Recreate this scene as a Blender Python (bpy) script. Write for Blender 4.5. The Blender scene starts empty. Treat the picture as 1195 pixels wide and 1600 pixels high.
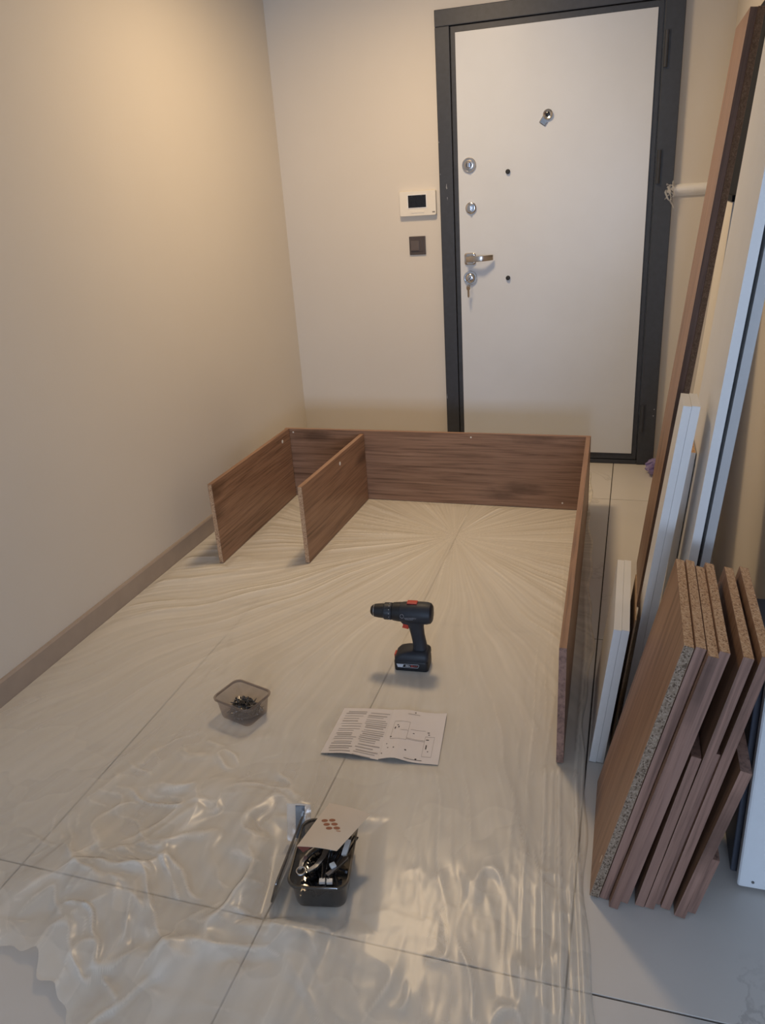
import bpy, bmesh, math, random
import numpy as np
from mathutils import Vector, Matrix

random.seed(7)
rng = np.random.default_rng(11)
scene = bpy.context.scene
COL = scene.collection

# ------------------------------------------------------------------ camera
F_PX, IW, IH = 1218.61, 1195, 1600
CX, CZ, PITCH, ROLL, YAW = 1.8066, 1.4193, 0.3919, -0.0683, 0.3204
def camera_axes():
    cy, sy = math.cos(YAW), math.sin(YAW); cp, sp = math.cos(PITCH), math.sin(PITCH)
    f = Vector((-sy*cp, cy*cp, -sp)); r = Vector((cy, sy, 0)); u = r.cross(f)
    cr, sr = math.cos(ROLL), math.sin(ROLL)
    return cr*r + sr*u, -sr*r + cr*u, f
cam_data = bpy.data.cameras.new('camera')
cam = bpy.data.objects.new('camera', cam_data); COL.objects.link(cam)
r_, u_, f_ = camera_axes()
m = Matrix((r_, u_, -f_)).transposed().to_4x4(); m.translation = (CX, 0, CZ)
cam.matrix_world = m
cam_data.sensor_fit = 'VERTICAL'; cam_data.sensor_height = 36.0
cam_data.lens = F_PX*36.0/IH; cam_data.clip_start = 0.05
scene.camera = cam

# ------------------------------------------------------------------ world, lights, exposure
world = bpy.data.worlds.new('world'); scene.world = world; world.use_nodes = True
world.node_tree.nodes['Background'].inputs[0].default_value = (0.75, 0.85, 1.0, 1)
world.node_tree.nodes['Background'].inputs[1].default_value = 0.3
def area(name, loc, target, sx, sy, power, col, shape='RECTANGLE', spread=180):
    l = bpy.data.lights.new(name, 'AREA'); l.shape = shape; l.size = sx; l.size_y = sy
    l.energy = power; l.color = col; l.spread = math.radians(spread)
    o = bpy.data.objects.new(name, l); COL.objects.link(o); o.location = loc
    o.rotation_euler = (Vector(target)-Vector(loc)).to_track_quat('-Z', 'Y').to_euler()
    return o
# the hall's ceiling lamp, and the daylight window of the room behind the camera
area('ceiling_lamp_light', (0.95, 3.03, 2.46), (0.95, 3.03, 0), 0.34, 0.34, 22.3, (1.0, 0.72, 0.42), 'DISK', 170)
area('window_daylight', (2.6, -4.9, 1.05), (1.9, 3.0, 1.1), 2.1, 1.2, 142, (0.57, 0.73, 1.0))
vs = scene.view_settings
vs.view_transform = 'Standard'; vs.look = 'None'; vs.gamma = 1.0; vs.use_curve_mapping = False
vs.exposure = 0.0

# ------------------------------------------------------------------ materials
MATS = {}
class NT:
    def __init__(s, name):
        s.m = bpy.data.materials.new(name); s.m.use_nodes = True
        s.t = s.m.node_tree; s.n = s.t.nodes; s.l = s.t.links
        s.b = s.n['Principled BSDF']; s.out = s.n['Material Output']; MATS[name] = s.m
    def add(s, kind, **kw):
        nd = s.n.new(kind)
        for k, v in kw.items():
            if hasattr(nd, k) and k not in nd.inputs: setattr(nd, k, v)
            else: nd.inputs[k].default_value = v
        return nd
    def link(s, a, b): s.l.new(a, b)
    def ramp(s, fac, stops, interp='LINEAR'):
        r = s.n.new('ShaderNodeValToRGB'); r.color_ramp.interpolation = interp
        e = r.color_ramp.elements
        while len(e) < len(stops): e.new(0.5)
        for el, (p, c) in zip(e, stops):
            el.position = p; el.color = (*c, 1) if len(c) == 3 else c
        s.link(fac, r.inputs[0]); return r.outputs[0]
    def coords(s, scale=(1, 1, 1), kind='Object', rnd=0.0):
        tc = s.n.new('ShaderNodeTexCoord'); mp = s.n.new('ShaderNodeMapping')
        mp.inputs['Scale'].default_value = scale
        s.link(tc.outputs[kind], mp.inputs['Vector'])
        if rnd:
            oi = s.n.new('ShaderNodeObjectInfo')
            cb = s.n.new('ShaderNodeCombineXYZ'); ml = s.n.new('ShaderNodeMath'); ml.operation = 'MULTIPLY'
            ml.inputs[1].default_value = rnd; s.link(oi.outputs['Random'], ml.inputs[0])
            s.link(ml.outputs[0], cb.inputs[0]); s.link(ml.outputs[0], cb.inputs[1])
            s.link(cb.outputs[0], mp.inputs['Location'])
        return mp.outputs[0]
    def noise(s, vec, scale, detail=4, rough=0.55, dist=0.0):
        n = s.n.new('ShaderNodeTexNoise'); n.inputs['Scale'].default_value = scale
        n.inputs['Detail'].default_value = detail; n.inputs['Roughness'].default_value = rough
        n.inputs['Distortion'].default_value = dist
        if vec: s.link(vec, n.inputs['Vector'])
        return n.outputs[0]
    def mix(s, fac, a, b, blend='MIX'):
        n = s.n.new('ShaderNodeMix'); n.data_type = 'RGBA'; n.blend_type = blend
        for i, v in ((0, fac), (6, a), (7, b)):
            if isinstance(v, (int, float)): n.inputs[i].default_value = v
            elif isinstance(v, tuple): n.inputs[i].default_value = (*v, 1)
            else: s.link(v, n.inputs[i])
        return n.outputs[2]
    def bump(s, h, strength, dist=0.001):
        n = s.n.new('ShaderNodeBump'); n.inputs['Strength'].default_value = strength
        n.inputs['Distance'].default_value = dist; s.link(h, n.inputs['Height'])
        s.link(n.outputs[0], s.b.inputs['Normal'])
    def set(s, **kw):
        for k, v in kw.items():
            k = {'base': 'Base Color', 'rough': 'Roughness', 'metal': 'Metallic', 'spec': 'Specular IOR Level',
                 'trans': 'Transmission Weight', 'ior': 'IOR', 'coat': 'Coat Weight', 'alpha': 'Alpha'}[k]
            if isinstance(v, tuple): v = (*v, 1)
            if hasattr(v, 'is_linked'): s.link(v, s.b.inputs[k])
            else: s.b.inputs[k].default_value = v
        return s.m

def plain(name, col, rough=0.5, metal=0.0, spec=0.5, var=0.06, nscale=40, bump=0.0):
    t = NT(name); v = t.coords()
    n = t.noise(v, nscale, 3)
    c = t.ramp(n, [(0.3, tuple(x*(1-var) for x in col)), (0.7, tuple(min(1, x*(1+var)) for x in col))])
    t.set(base=c, rough=rough, metal=metal, spec=spec)
    if bump: t.bump(n, bump)
    return t.m

def wall_mat(name, col):
    t = NT(name); v = t.coords()
    n = t.noise(v, 1.7, 3); n2 = t.noise(v, 160, 4)
    c = t.ramp(n, [(0.3, tuple(x*0.97 for x in col)), (0.7, col)])
    t.set(base=c, rough=0.7, spec=0.25); t.bump(n2, 0.12, 0.002)
    return t.m
wall_mat('wall_paint', (0.685, 0.64, 0.575))
wall_mat('ceiling_paint', (0.80, 0.79, 0.77))
wall_mat('taupe_paint', (0.30, 0.27, 0.24))

def wood_mat(name, dark, mid, light, rough=0.42):
    t = NT(name)
    v = t.coords((1.0, 9.0, 9.0), rnd=37.0)
    warp = t.noise(v, 0.9, 3, 0.5)
    fine = t.noise(t.coords((2.2, 70.0, 70.0), rnd=11.0), 1.6, 5, 0.6, 0.3)
    broad = t.noise(v, 1.3, 5, 0.6, 1.1)
    w = t.n.new('ShaderNodeTexWave'); w.wave_type = 'BANDS'; w.bands_direction = 'Y'
    w.inputs['Scale'].default_value = 0.9; w.inputs['Distortion'].default_value = 5.0
    w.inputs['Detail'].default_value = 3; w.inputs['Detail Scale'].default_value = 0.7
    t.link(v, w.inputs['Vector'])
    c = t.ramp(broad, [(0.28, dark), (0.5, mid), (0.74, light)])
    c = t.mix(0.22, c, t.ramp(w.outputs[1], [(0.1, dark), (0.8, light)]))
    c = t.mix(0.55, c, t.ramp(fine, [(0.32, tuple(x*0.45 for x in dark)), (0.52, mid), (0.8, light)]), 'MIX')
    # knots
    kv = t.coords((2.3, 7.0, 0.0), rnd=23.0)
    vor = t.n.new('ShaderNodeTexVoronoi'); vor.inputs['Scale'].default_value = 0.8
    t.link(kv, vor.inputs['Vector'])
    add = t.n.new('ShaderNodeMath'); add.operation = 'MULTIPLY_ADD'
    t.link(t.noise(kv, 5, 4), add.inputs[0]); add.inputs[1].default_value = 0.22
    t.link(vor.outputs['Distance'], add.inputs[2])
    k = t.ramp(add.outputs[0], [(0.20, (1, 1, 1)), (0.36, (0, 0, 0))])
    c = t.mix(t.mix(0.62, (0, 0, 0), k), c, tuple(x*0.4 for x in dark))
    t.set(base=c, rough=rough, spec=0.35); t.bump(fine, 0.15, 0.0008)
    return t.m
wood_mat('walnut_laminate', (0.155, 0.082, 0.048), (0.295, 0.17, 0.108), (0.42, 0.26, 0.17))
wood_mat('walnut_edge_band', (0.10, 0.055, 0.042), (0.275, 0.158, 0.12), (0.40, 0.245, 0.19), 0.5)
wood_mat('walnut_dark_edge', (0.06, 0.036, 0.028), (0.135, 0.082, 0.063), (0.20, 0.13, 0.10), 0.5)

def chip_mat(name, cols):
    t = NT(name); v = t.coords()
    vo = t.n.new('ShaderNodeTexVoronoi'); vo.inputs['Scale'].default_value = 330
    t.link(v, vo.inputs['Vector'])
    sep = t.n.new('ShaderNodeSeparateColor'); t.link(vo.outputs['Color'], sep.inputs[0])
    c = t.ramp(sep.outputs[0], cols, 'CONSTANT')
    n = t.noise(v, 900, 3); t.set(base=t.mix(0.25, c, t.ramp(n, [(0.3, (0.12, 0.07, 0.04)), (0.7, (0.5, 0.38, 0.26))])), rough=0.85, spec=0.15)
    t.bump(sep.outputs[0], 0.35, 0.001)
    return t.m
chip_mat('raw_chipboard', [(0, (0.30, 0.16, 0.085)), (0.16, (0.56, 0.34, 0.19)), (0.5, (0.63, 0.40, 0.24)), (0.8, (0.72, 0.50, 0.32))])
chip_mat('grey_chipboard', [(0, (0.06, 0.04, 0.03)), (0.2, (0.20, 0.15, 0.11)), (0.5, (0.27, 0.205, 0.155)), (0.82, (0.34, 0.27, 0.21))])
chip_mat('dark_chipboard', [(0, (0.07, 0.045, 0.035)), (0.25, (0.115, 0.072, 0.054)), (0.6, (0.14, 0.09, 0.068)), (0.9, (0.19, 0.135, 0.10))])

t = NT('marble_tile'); v = t.coords(rnd=9.0)
vein = t.noise(v, 1.6, 7, 0.62, 1.4)
vf = t.ramp(vein, [(0.485, (0, 0, 0)), (0.497, (1, 1, 1)), (0.503, (1, 1, 1)), (0.52, (0, 0, 0))])
cloud = t.noise(v, 2.2, 5)
mask = t.ramp(t.noise(v, 1.1, 2), [(0.54, (0, 0, 0)), (0.66, (1, 1, 1))])
c = t.ramp(cloud, [(0.3, (0.60, 0.58, 0.555)), (0.7, (0.65, 0.63, 0.605))])
f = t.mix(1.0, vf, mask, 'MULTIPLY'); f = t.mix(0.42, (0, 0, 0), f)
t.set(base=t.mix(f, c, (0.24, 0.22, 0.205)), rough=0.30, spec=0.32)
plain('grout', (0.07, 0.06, 0.052), 0.9)
plain('anthracite_paint', (0.045, 0.05, 0.062), 0.45, spec=0.4, var=0.1)
plain('door_white', (0.64, 0.67, 0.71), 0.30, spec=0.5, var=0.015, nscale=6)
plain('white_laminate', (0.73, 0.73, 0.73), 0.40, spec=0.4, var=0.02, nscale=8)
plain('cream_plastic', (0.78, 0.74, 0.66), 0.4, var=0.02)
plain('white_plastic', (0.80, 0.80, 0.79), 0.35, var=0.02)
plain('black_glass', (0.012, 0.013, 0.018), 0.12)
plain('brown_rocker', (0.115, 0.092, 0.084), 0.34, var=0.05)
plain('grey_band', (0.47, 0.47, 0.475), 0.45, var=0.02)
plain('brown_switch', (0.075, 0.058, 0.052), 0.38, var=0.05)
plain('chrome', (0.62, 0.62, 0.64), 0.16, 1.0, var=0.04)
plain('dark_chrome', (0.25, 0.25, 0.27), 0.22, 1.0, var=0.06)
plain('brushed_nickel', (0.52, 0.47, 0.42), 0.28, 1.0, var=0.06)
plain('steel', (0.48, 0.49, 0.51), 0.27, 1.0, var=0.12)
plain('black_oxide', (0.055, 0.055, 0.06), 0.32, 0.8, var=0.2)
plain('zinc_screw', (0.17, 0.165, 0.16), 0.28, 0.9, var=0.5)
plain('black_rubber', (0.012, 0.012, 0.013), 0.6)
plain('navy_plastic', (0.021, 0.025, 0.034), 0.5, spec=0.4, var=0.1, bump=0.05)
plain('black_plastic', (0.014, 0.015, 0.018), 0.45, spec=0.4)
plain('grey_plastic', (0.12, 0.115, 0.115), 0.4, var=0.05)
plain('red_plastic', (0.50, 0.045, 0.025), 0.42, var=0.05)
plain('label_silver', (0.55, 0.57, 0.62), 0.4)
plain('print_white', (0.75, 0.75, 0.75), 0.5)
plain('print_grey', (0.30, 0.31, 0.34), 0.5)
plain('print_red', (0.55, 0.10, 0.09), 0.5)
plain('paper', (0.74, 0.70, 0.69), 0.75, spec=0.15, var=0.015, nscale=9)
plain('ink', (0.42, 0.39, 0.38), 0.85, spec=0.1)
plain('dark_ink', (0.10, 0.09, 0.09), 0.85, spec=0.1)
plain('card_cream', (0.66, 0.545, 0.42), 0.7, spec=0.2, var=0.03, nscale=12)
plain('card_red', (0.20, 0.055, 0.035), 0.6)
plain('dot_brown', (0.30, 0.105, 0.05), 0.6, var=0.12, nscale=300)
plain('dot_pale', (0.50, 0.30, 0.20), 0.6, var=0.1, nscale=300)
plain('grey_strip', (0.12, 0.125, 0.14), 0.4)
plain('taupe_baseboard', (0.37, 0.305, 0.255), 0.5, var=0.05, nscale=14)
plain('hardboard_brown', (0.33, 0.21, 0.12), 0.7, var=0.12, nscale=60)
plain('slate_side', (0.048, 0.055, 0.075), 0.5, var=0.06)
plain('cool_white', (0.70, 0.73, 0.76), 0.3, var=0.015)
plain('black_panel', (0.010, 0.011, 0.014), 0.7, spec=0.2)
plain('foam_white', (0.72, 0.70, 0.68), 0.8, var=0.08, nscale=90, bump=0.3)

def film_mat(name, col, haze, gloss_rough, ior=1.45, gloss=1.0, tr=0.5, tint=(1, 1, 1)):
    """thin translucent plastic: clear transmission + milky scatter + fresnel gloss"""
    t = NT(name); t.n.remove(t.b)
    tb = t.add('ShaderNodeBsdfTransparent'); tb.inputs[0].default_value = (*tint, 1)
    db = t.add('ShaderNodeBsdfDiffuse'); db.inputs[0].default_value = (*col, 1)
    tl = t.add('ShaderNodeBsdfTranslucent'); tl.inputs[0].default_value = (*col, 1)
    gb = t.add('ShaderNodeBsdfGlossy'); gb.inputs['Roughness'].default_value = gloss_rough
    gb.inputs[0].default_value = (gloss, gloss, gloss, 1)
    m1 = t.add('ShaderNodeMixShader'); m1.inputs[0].default_value = tr
    t.link(db.outputs[0], m1.inputs[1]); t.link(tl.outputs[0], m1.inputs[2])
    m2 = t.add('ShaderNodeMixShader'); m2.inputs[0].default_value = haze
    t.link(tb.outputs[0], m2.inputs[1]); t.link(m1.outputs[0], m2.inputs[2])
    # Schlick reflectance, the same from both sides of the thin sheet
    ge = t.add('ShaderNodeNewGeometry'); dt = t.add('ShaderNodeVectorMath'); dt.operation = 'DOT_PRODUCT'
    t.link(ge.outputs['Normal'], dt.inputs[0]); t.link(ge.outputs['Incoming'], dt.inputs[1])
    ab = t.add('ShaderNodeMath'); ab.operation = 'ABSOLUTE'; t.link(dt.outputs['Value'], ab.inputs[0])
    om = t.add('ShaderNodeMath'); om.operation = 'SUBTRACT'; om.inputs[0].default_value = 1.0; t.link(ab.outputs[0], om.inputs[1])
    pw = t.add('ShaderNodeMath'); pw.operation = 'POWER'; pw.inputs[1].default_value = 5.0; t.link(om.outputs[0], pw.inputs[0])
    f0 = ((ior-1)/(ior+1))**2*1.8
    fr = t.add('ShaderNodeMath'); fr.operation = 'MULTIPLY_ADD'; fr.inputs[1].default_value = 1-f0; fr.inputs[2].default_value = f0
    t.link(pw.outputs[0], fr.inputs[0])
    m3 = t.add('ShaderNodeMixShader')
    t.link(fr.outputs[0], m3.inputs[0]); t.link(m2.outputs[0], m3.inputs[1]); t.link(gb.outputs[0], m3.inputs[2])
    t.link(m3.outputs[0], t.out.inputs[0])
    return t, m2
ft, fm2 = film_mat('plastic_film', (0.96, 0.92, 0.835), 0.45, 0.27, 1.42, 0.45, 0.12)
hz = ft.noise(ft.coords((1, 1, 1)), 2.3, 3)
hr = ft.n.new('ShaderNodeMapRange'); hr.inputs[3].default_value = 0.0; hr.inputs[4].default_value = 0.12
ft.link(hz, hr.inputs[0])
# doubled-over pleats are milkier than the single layer between them; far part whitened for brightness
at_ = ft.n.new('ShaderNodeAttribute'); at_.attribute_name = 'haze_lift'
hm = ft.n.new('ShaderNodeMath'); hm.operation = 'ADD'
ft.link(hr.outputs[0], hm.inputs[0]); ft.link(at_.outputs['Fac'], hm.inputs[1]); ft.link(hm.outputs[0], fm2.inputs[0])
film_mat('smoky_plastic', (0.32, 0.28, 0.26), 0.32, 0.16, 1.42, 1.0, 0.5, (0.80, 0.76, 0.74))
film_mat('smoky_dark_plastic', (0.10, 0.095, 0.09), 0.42, 0.12, 1.5, 1.0, 0.5, (0.62, 0.60, 0.58))
film_mat('zip_bag_film', (0.85, 0.83, 0.80), 0.26, 0.16, 1.42, 0.6, 0.4)
film_mat('lilac_film', (0.42, 0.36, 0.62), 0.72, 0.2, 1.4, 1.0, 0.4, (0.8, 0.75, 1.0))
film_mat('clear_wrap', (0.85, 0.85, 0.85), 0.5, 0.15, 1.4, 1.0, 0.4)

# ------------------------------------------------------------------ mesh helpers
def link_obj(o, parent=None):
    COL.objects.link(o)
    if parent is not None: o.parent = parent
    return o
class MB:
    def __init__(s): s.v = []; s.f = []; s.mi = []
    def verts(s, vs): b = len(s.v); s.v.extend([tuple(x) for x in vs]); return b
    def faces(s, fs, b, mi=0):
        for f in fs: s.f.append(tuple(b+i for i in f)); s.mi.append(mi)
    def box(s, lo, hi, mi=0, M=None):
        (x0, y0, z0), (x1, y1, z1) = lo, hi
        vs = [Vector(p) for p in ((x0,y0,z0),(x1,y0,z0),(x1,y1,z0),(x0,y1,z0),(x0,y0,z1),(x1,y0,z1),(x1,y1,z1),(x0,y1,z1))]
        if M: vs = [M @ p for p in vs]
        b = s.verts(vs)
        s.faces(((0,3,2,1),(4,5,6,7),(0,1,5,4),(1,2,6,5),(2,3,7,6),(3,0,4,7)), b, mi); return s
    def loops(s, rings, cap0=True, cap1=True, mi=0, closed=True):
        n = len(rings[0]); b = s.verts([p for r in rings for p in r])
        for k in range(len(rings)-1):
            for i in range(n if closed else n-1):
                j = (i+1) % n
                s.faces(((k*n+i, k*n+j, (k+1)*n+j, (k+1)*n+i),), b, mi)
        if cap0: s.faces((tuple(reversed(range(n))),), b, mi)
        if cap1: s.faces((tuple((len(rings)-1)*n+i for i in range(n)),), b, mi)
        return s
    def lathe(s, prof, axis='Z', n=24, mi=0, c=(0, 0, 0), cap=True):
        """prof: (radius, height) pairs along the axis"""
        rings = []
        for r, h in prof:
            ring = []
            for i in range(n):
                a = 2*math.pi*i/n; p, q = r*math.cos(a), r*math.sin(a)
                ring.append({'Z': (p, q, h), 'X': (h, p, q), 'Y': (q, h, p)}[axis])
            rings.append([tuple(a+b for a, b in zip(p, c)) for p in ring])
        return s.loops(rings, cap, cap, mi)
    def tube(s, pts, r, n=10, mi=0):
        pts = [Vector(p) for p in pts]; rings = []
        rs = r if isinstance(r, (list, tuple)) else [r]*len(pts)
        prev = None
        for i, p in enumerate(pts):
            d = (pts[min(i+1, len(pts)-1)] - pts[max(i-1, 0)]).normalized()
            if prev is None: a = d.orthogonal().normalized()
            else: a = (prev - d*prev.dot(d)).normalized()
            prev = a; bb = d.cross(a)
            rings.append([p + rs[i]*(math.cos(2*math.pi*k/n)*a + math.sin(2*math.pi*k/n)*bb) for k in range(n)])
        return s.loops(rings, True, True, mi)
    def prism(s, poly, lo, hi, axis='Y', mi=0):
        """polygon in the two other axes, extruded along axis"""
        def P(u, w, h): return {'Y': (u, h, w), 'Z': (u, w, h), 'X': (h, u, w)}[axis]
        return s.loops([[P(u, w, lo) for u, w in poly], [P(u, w, hi) for u, w in poly]], True, True, mi)
    def build(s, name, mats, parent=None, bevel=0, smooth=False, seg=2, M=None):
        me = bpy.data.meshes.new(name); me.from_pydata(s.v, [], s.f); me.update()
        bm = bmesh.new(); bm.from_mesh(me); bmesh.ops.recalc_face_normals(bm, faces=bm.faces)
        if bevel:
            bmesh.ops.bevel(bm, geom=[e for e in bm.edges if len(e.link_faces) == 2 and e.calc_face_angle(0) > 0.6],
                            offset=bevel, segments=seg, profile=0.6, affect='EDGES')
        bm.to_mesh(me); bm.free()
        if not isinstance(mats, (list, tuple)): mats = [mats]
        for q in mats: me.materials.append(MATS[q])
        if len(mats) > 1 and not bevel:
            me.polygons.foreach_set('material_index', s.mi)
        if smooth:
            me.polygons.foreach_set('use_smooth', [True]*len(me.polygons))
            try: me.set_sharp_from_angle(angle=math.radians(38))
            except Exception: pass
        o = bpy.data.objects.new(name, me); link_obj(o, parent)
        if M is not None: o.matrix_world = M
        return o
def box_obj(name, lo, hi, mat, parent=None, bevel=0, **kw):
    return MB().box(lo, hi).build(name, mat, parent, bevel, **kw)
def tag(o, label, cat, group=None):
    o['label'] = label; o['category'] = cat
    if group: o['group'] = group
    return o
def empty(name, M=None):
    o = bpy.data.objects.new(name, None); o.empty_display_size = 0.05; COL.objects.link(o)
    if M is not None: o.matrix_world = M
    return o
def struct(o): o['kind'] = 'structure'; return o
def rrect(w, h, r, n=6, z=0.0):
    pts = []
    for cx, cy, a0 in ((w/2-r, h/2-r, 0), (-w/2+r, h/2-r, 90), (-w/2+r, -h/2+r, 180), (w/2-r, -h/2+r, 270)):
        for k in range(n+1):
            a = math.radians(a0+90*k/n); pts.append((cx+r*math.cos(a), cy+r*math.sin(a), z))
    return pts
def TRS(loc, rz=0.0, rx=0.0, ry=0.0):
    return Matrix.Translation(loc) @ Matrix.Rotation(rz, 4, 'Z') @ Matrix.Rotation(ry, 4, 'Y') @ Matrix.Rotation(rx, 4, 'X')

# ------------------------------------------------------------------ room shell
YB = 4.108           # hall's back wall
XR = 2.16            # right wall of the hall
YR = 1.76            # where that wall ends and the room widens
ZC = 2.50
XW = 4.6; Y0 = -5.0
def lw(y): return -0.036 + 0.0115*y       # face of the left wall (a little out of square)

fl = struct(box_obj('floor', (-0.3, Y0, -0.06), (XW, YB+0.15, -0.004), 'grout'))
gx, gy, tw, tl_ = 0.5007, 1.0524, 0.6287, 1.2574
tile_mesh = None
ix = 0
for i in range(-2, 7):
    for j in range(-5, 3):
        x0, y0 = gx + (i-1)*tw, gy + j*tl_
        lo = [max(x0+0.002, -0.16), max(y0+0.002, Y0)]; hi = [min(x0+tw-0.002, XW), min(y0+tl_-0.002, YB)]
        if hi[0]-lo[0] < 0.03 or hi[1]-lo[1] < 0.03: continue
        if i == 4 and False: continue
        full = abs(hi[0]-lo[0]-tw+0.004) < 1e-4 and abs(hi[1]-lo[1]-tl_+0.004) < 1e-4
        if full and tile_mesh is not None:
            o = bpy.data.objects.new('tile', tile_mesh); link_obj(o, fl); o.location = (lo[0], lo[1], 0)
        else:
            o = MB().box((0, 0, -0.006), (hi[0]-lo[0], hi[1]-lo[1], 0)).build('tile', 'marble_tile', fl, 0.0006, seg=1)
            o.location = (lo[0], lo[1], 0)
            if full: tile_mesh = o.data

b = MB(); b.loops([[(lw(Y0), Y0, 0), (lw(YB), YB, 0), (lw(YB), YB, ZC), (lw(Y0), Y0, ZC)],
                   [(-0.25, Y0, 0), (-0.25, YB, 0), (-0.25, YB, ZC), (-0.25, Y0, ZC)]])
struct(b.build('wall_left', 'wall_paint'))
struct(box_obj('wall_back', (-0.25, YB, 0), (XR+0.15, YB+0.15, ZC), 'wall_paint'))
b = MB(); b.prism([(XR, YR), (XR, YB), (XR+0.14, YB), (XR+0.14, YR+0.14), (XW, YR+0.14), (XW, YR)], 0, ZC, 'Z')
struct(b.build('wall_right', 'wall_paint'))
struct(box_obj('wall_side', (XW, Y0, 0), (XW+0.1, YR+0.14, ZC), 'taupe_paint'))
b = MB()      # rear wall with the window opening
b.box((-0.25, Y0-0.15, 0), (1.8, Y0, ZC)); b.box((4.0, Y0-0.15, 0), (XW, Y0, ZC))
b.box((1.8, Y0-0.15, 0), (4.0, Y0, 0.35)); b.box((1.8, Y0-0.15, 2.42), (4.0, Y0, ZC))
struct(b.build('wall_rear', 'taupe_paint'))
struct(box_obj('ceiling', (-0.25, Y0, ZC), (XW, YB+0.15, ZC+0.1), 'ceiling_paint'))
# skirting board along the left wall
b = MB(); T = 0.013
prof = [(0, 0.0005), (T, 0.0005), (T, 0.074), (T-0.004, 0.08), (0, 0.08)]
b.loops([[(lw(y)+u, y, w) for u, w in prof] for y in (Y0+0.01, YB-0.001)])
struct(b.build('baseboard_left', 'taupe_baseboard'))
b = MB()
b.loops([[(x, YB-u, w) for u, w in prof] for x in (lw(YB)+T, 0.865)])
struct(b.build('baseboard_back', 'taupe_baseboard'))
# moulded rail on the back wall, right of the door
b = MB()
b.loops([[(x, YB-u, w) for u, w in ((0, 1.303), (0.008, 1.303), (0.016, 1.312), (0.024, 1.322), (0.026, 1.334), (0.022, 1.345), (0.012, 1.352), (0, 1.355))] for x in (1.958, XR)])
struct(b.build('trim_1', 'white_plastic', smooth=True))

# ------------------------------------------------------------------ entrance door
door = struct(empty('door_1', Matrix.Translation((1.40, YB, 0))))
door['label'] = 'white steel entrance door in an anthracite frame'
def dpart(name, b, mat, bevel=0, parent=door, **kw):
    o = b.build(name, mat, None, bevel, **kw); o.parent = parent
    if parent is door: o.matrix_parent_inverse = Matrix.Translation((-1.40, -YB, 0))
    return o
FL, FR, FT = 0.866, 1.955, 2.158
dpart('jamb', MB().box((FL, YB-0.035, 0.001), (0.934, YB+0.01, FT-0.069)), 'anthracite_paint', 0.003)
dpart('jamb', MB().box((1.872, YB-0.035, 0.001), (FR, YB+0.01, FT-0.069)), 'anthracite_paint', 0.003)
dpart('head_jamb', MB().box((FL, YB-0.035, FT-0.068), (FR, YB+0.01, FT)), 'anthracite_paint', 0.003)
dpart('threshold', MB().box((0.9345, YB-0.03, 0.001), (1.8715, YB+0.01, 0.022)), 'anthracite_paint', 0.002)
leaf = dpart('leaf_rim', MB().box((0.937, YB-0.026, 0.025), (1.869, YB+0.008, 2.087)), 'anthracite_paint', 0.003)
dpart('door_panel', MB().box((0.9614, YB-0.034, 0.06), (1.8445, YB-0.0262, 2.06)), 'door_white', 0.0015)
YD = YB-0.034
for zc in (1.90, 1.433, 0.252):
    h = dpart('hinge', MB().lathe([(0.0085, zc-0.07), (0.0085, zc+0.07)], 'Z', 14, c=(1.886, YB-0.041, 0)), 'anthracite_paint', smooth=True)
    o = MB().box((1.878, YB-0.0395, zc+0.0), (1.899, YB-0.0352, zc+0.075)).build('hinge_plate', 'anthracite_paint', None, 0.001)
    o.parent = h; o.matrix_parent_inverse = h.matrix_world.inverted()
def on_door(name, x, z, prof, mat, n=32, parent=door):
    b = MB(); b.lathe([(r, -h) for r, h in prof], 'Y', n, c=(x, YD, z))
    return dpart(name, b, mat, smooth=True, parent=parent)
# two round lock rosettes, thumb turn, lever handle with rosette, studs, peephole
l1 = on_door('lock_rosette', 1.016, 1.499, [(0.034, 0), (0.034, 0.006), (0.031, 0.010), (0.028, 0.010), (0.027, 0.007), (0.023, 0.007), (0.022, 0.012), (0.018, 0.013)], 'brushed_nickel')
l1['label'] = 'upper round lock rosette'
on_door('lock_core', 1.018, 1.499, [(0.0135, 0.012), (0.0135, 0.020), (0.011, 0.023)], 'dark_chrome')
dpart('thumb_turn', MB().box((1.013, YD-0.034, 1.487), (1.023, YD-0.020, 1.511)), 'chrome', 0.003)
on_door('knob_rosette', 1.022, 1.305, [(0.027, 0), (0.027, 0.007), (0.024, 0.010), (0.018, 0.011)], 'chrome')
b = MB(); b.loops([[(1.022+sx*w, YD-0.010-h, 1.305+sz*hh) for sx, sz in ((-1,-1),(1,-1),(1,1),(-1,1))] for w, hh, h in ((0.006, 0.016, 0), (0.006, 0.017, 0.012), (0.004, 0.012, 0.018))])
dpart('knob', b, 'steel', 0.003)
b = MB(); b.loops([[(1.013+x, YD-h, 1.066+z) for x, z, _ in rrect(w, w, 0.010)] for w, h in ((0.056, 0), (0.056, 0.007), (0.050, 0.010), (0.040, 0.010), (0.038, 0.006), (0.030, 0.006))])
dpart('handle_rosette', b, 'brushed_nickel', smooth=True)
b = MB(); b.lathe([(0.012, -0.006), (0.012, -0.034)], 'Y', 20, c=(1.013, YD, 1.066))
dpart('handle_neck', b, 'brushed_nickel', smooth=True)
b = MB(); rings = []
for k in range(15):
    s = k/14; x = 0.998 + 0.134*s
    yy = YD - 0.040 - 0.011*math.sin(math.pi*s)*(1 if s < 0.5 else 1) + 0.016*max(0, s-0.62)/0.38
    zz = 1.066 + 0.004*s; hh = 0.0125 + 0.001*math.sin(math.pi*s)
    rings.append([(x, yy-0.0045, zz-hh), (x, yy+0.0045, zz-hh), (x, yy+0.0045, zz+hh), (x, yy-0.0045, zz+hh)])
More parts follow.
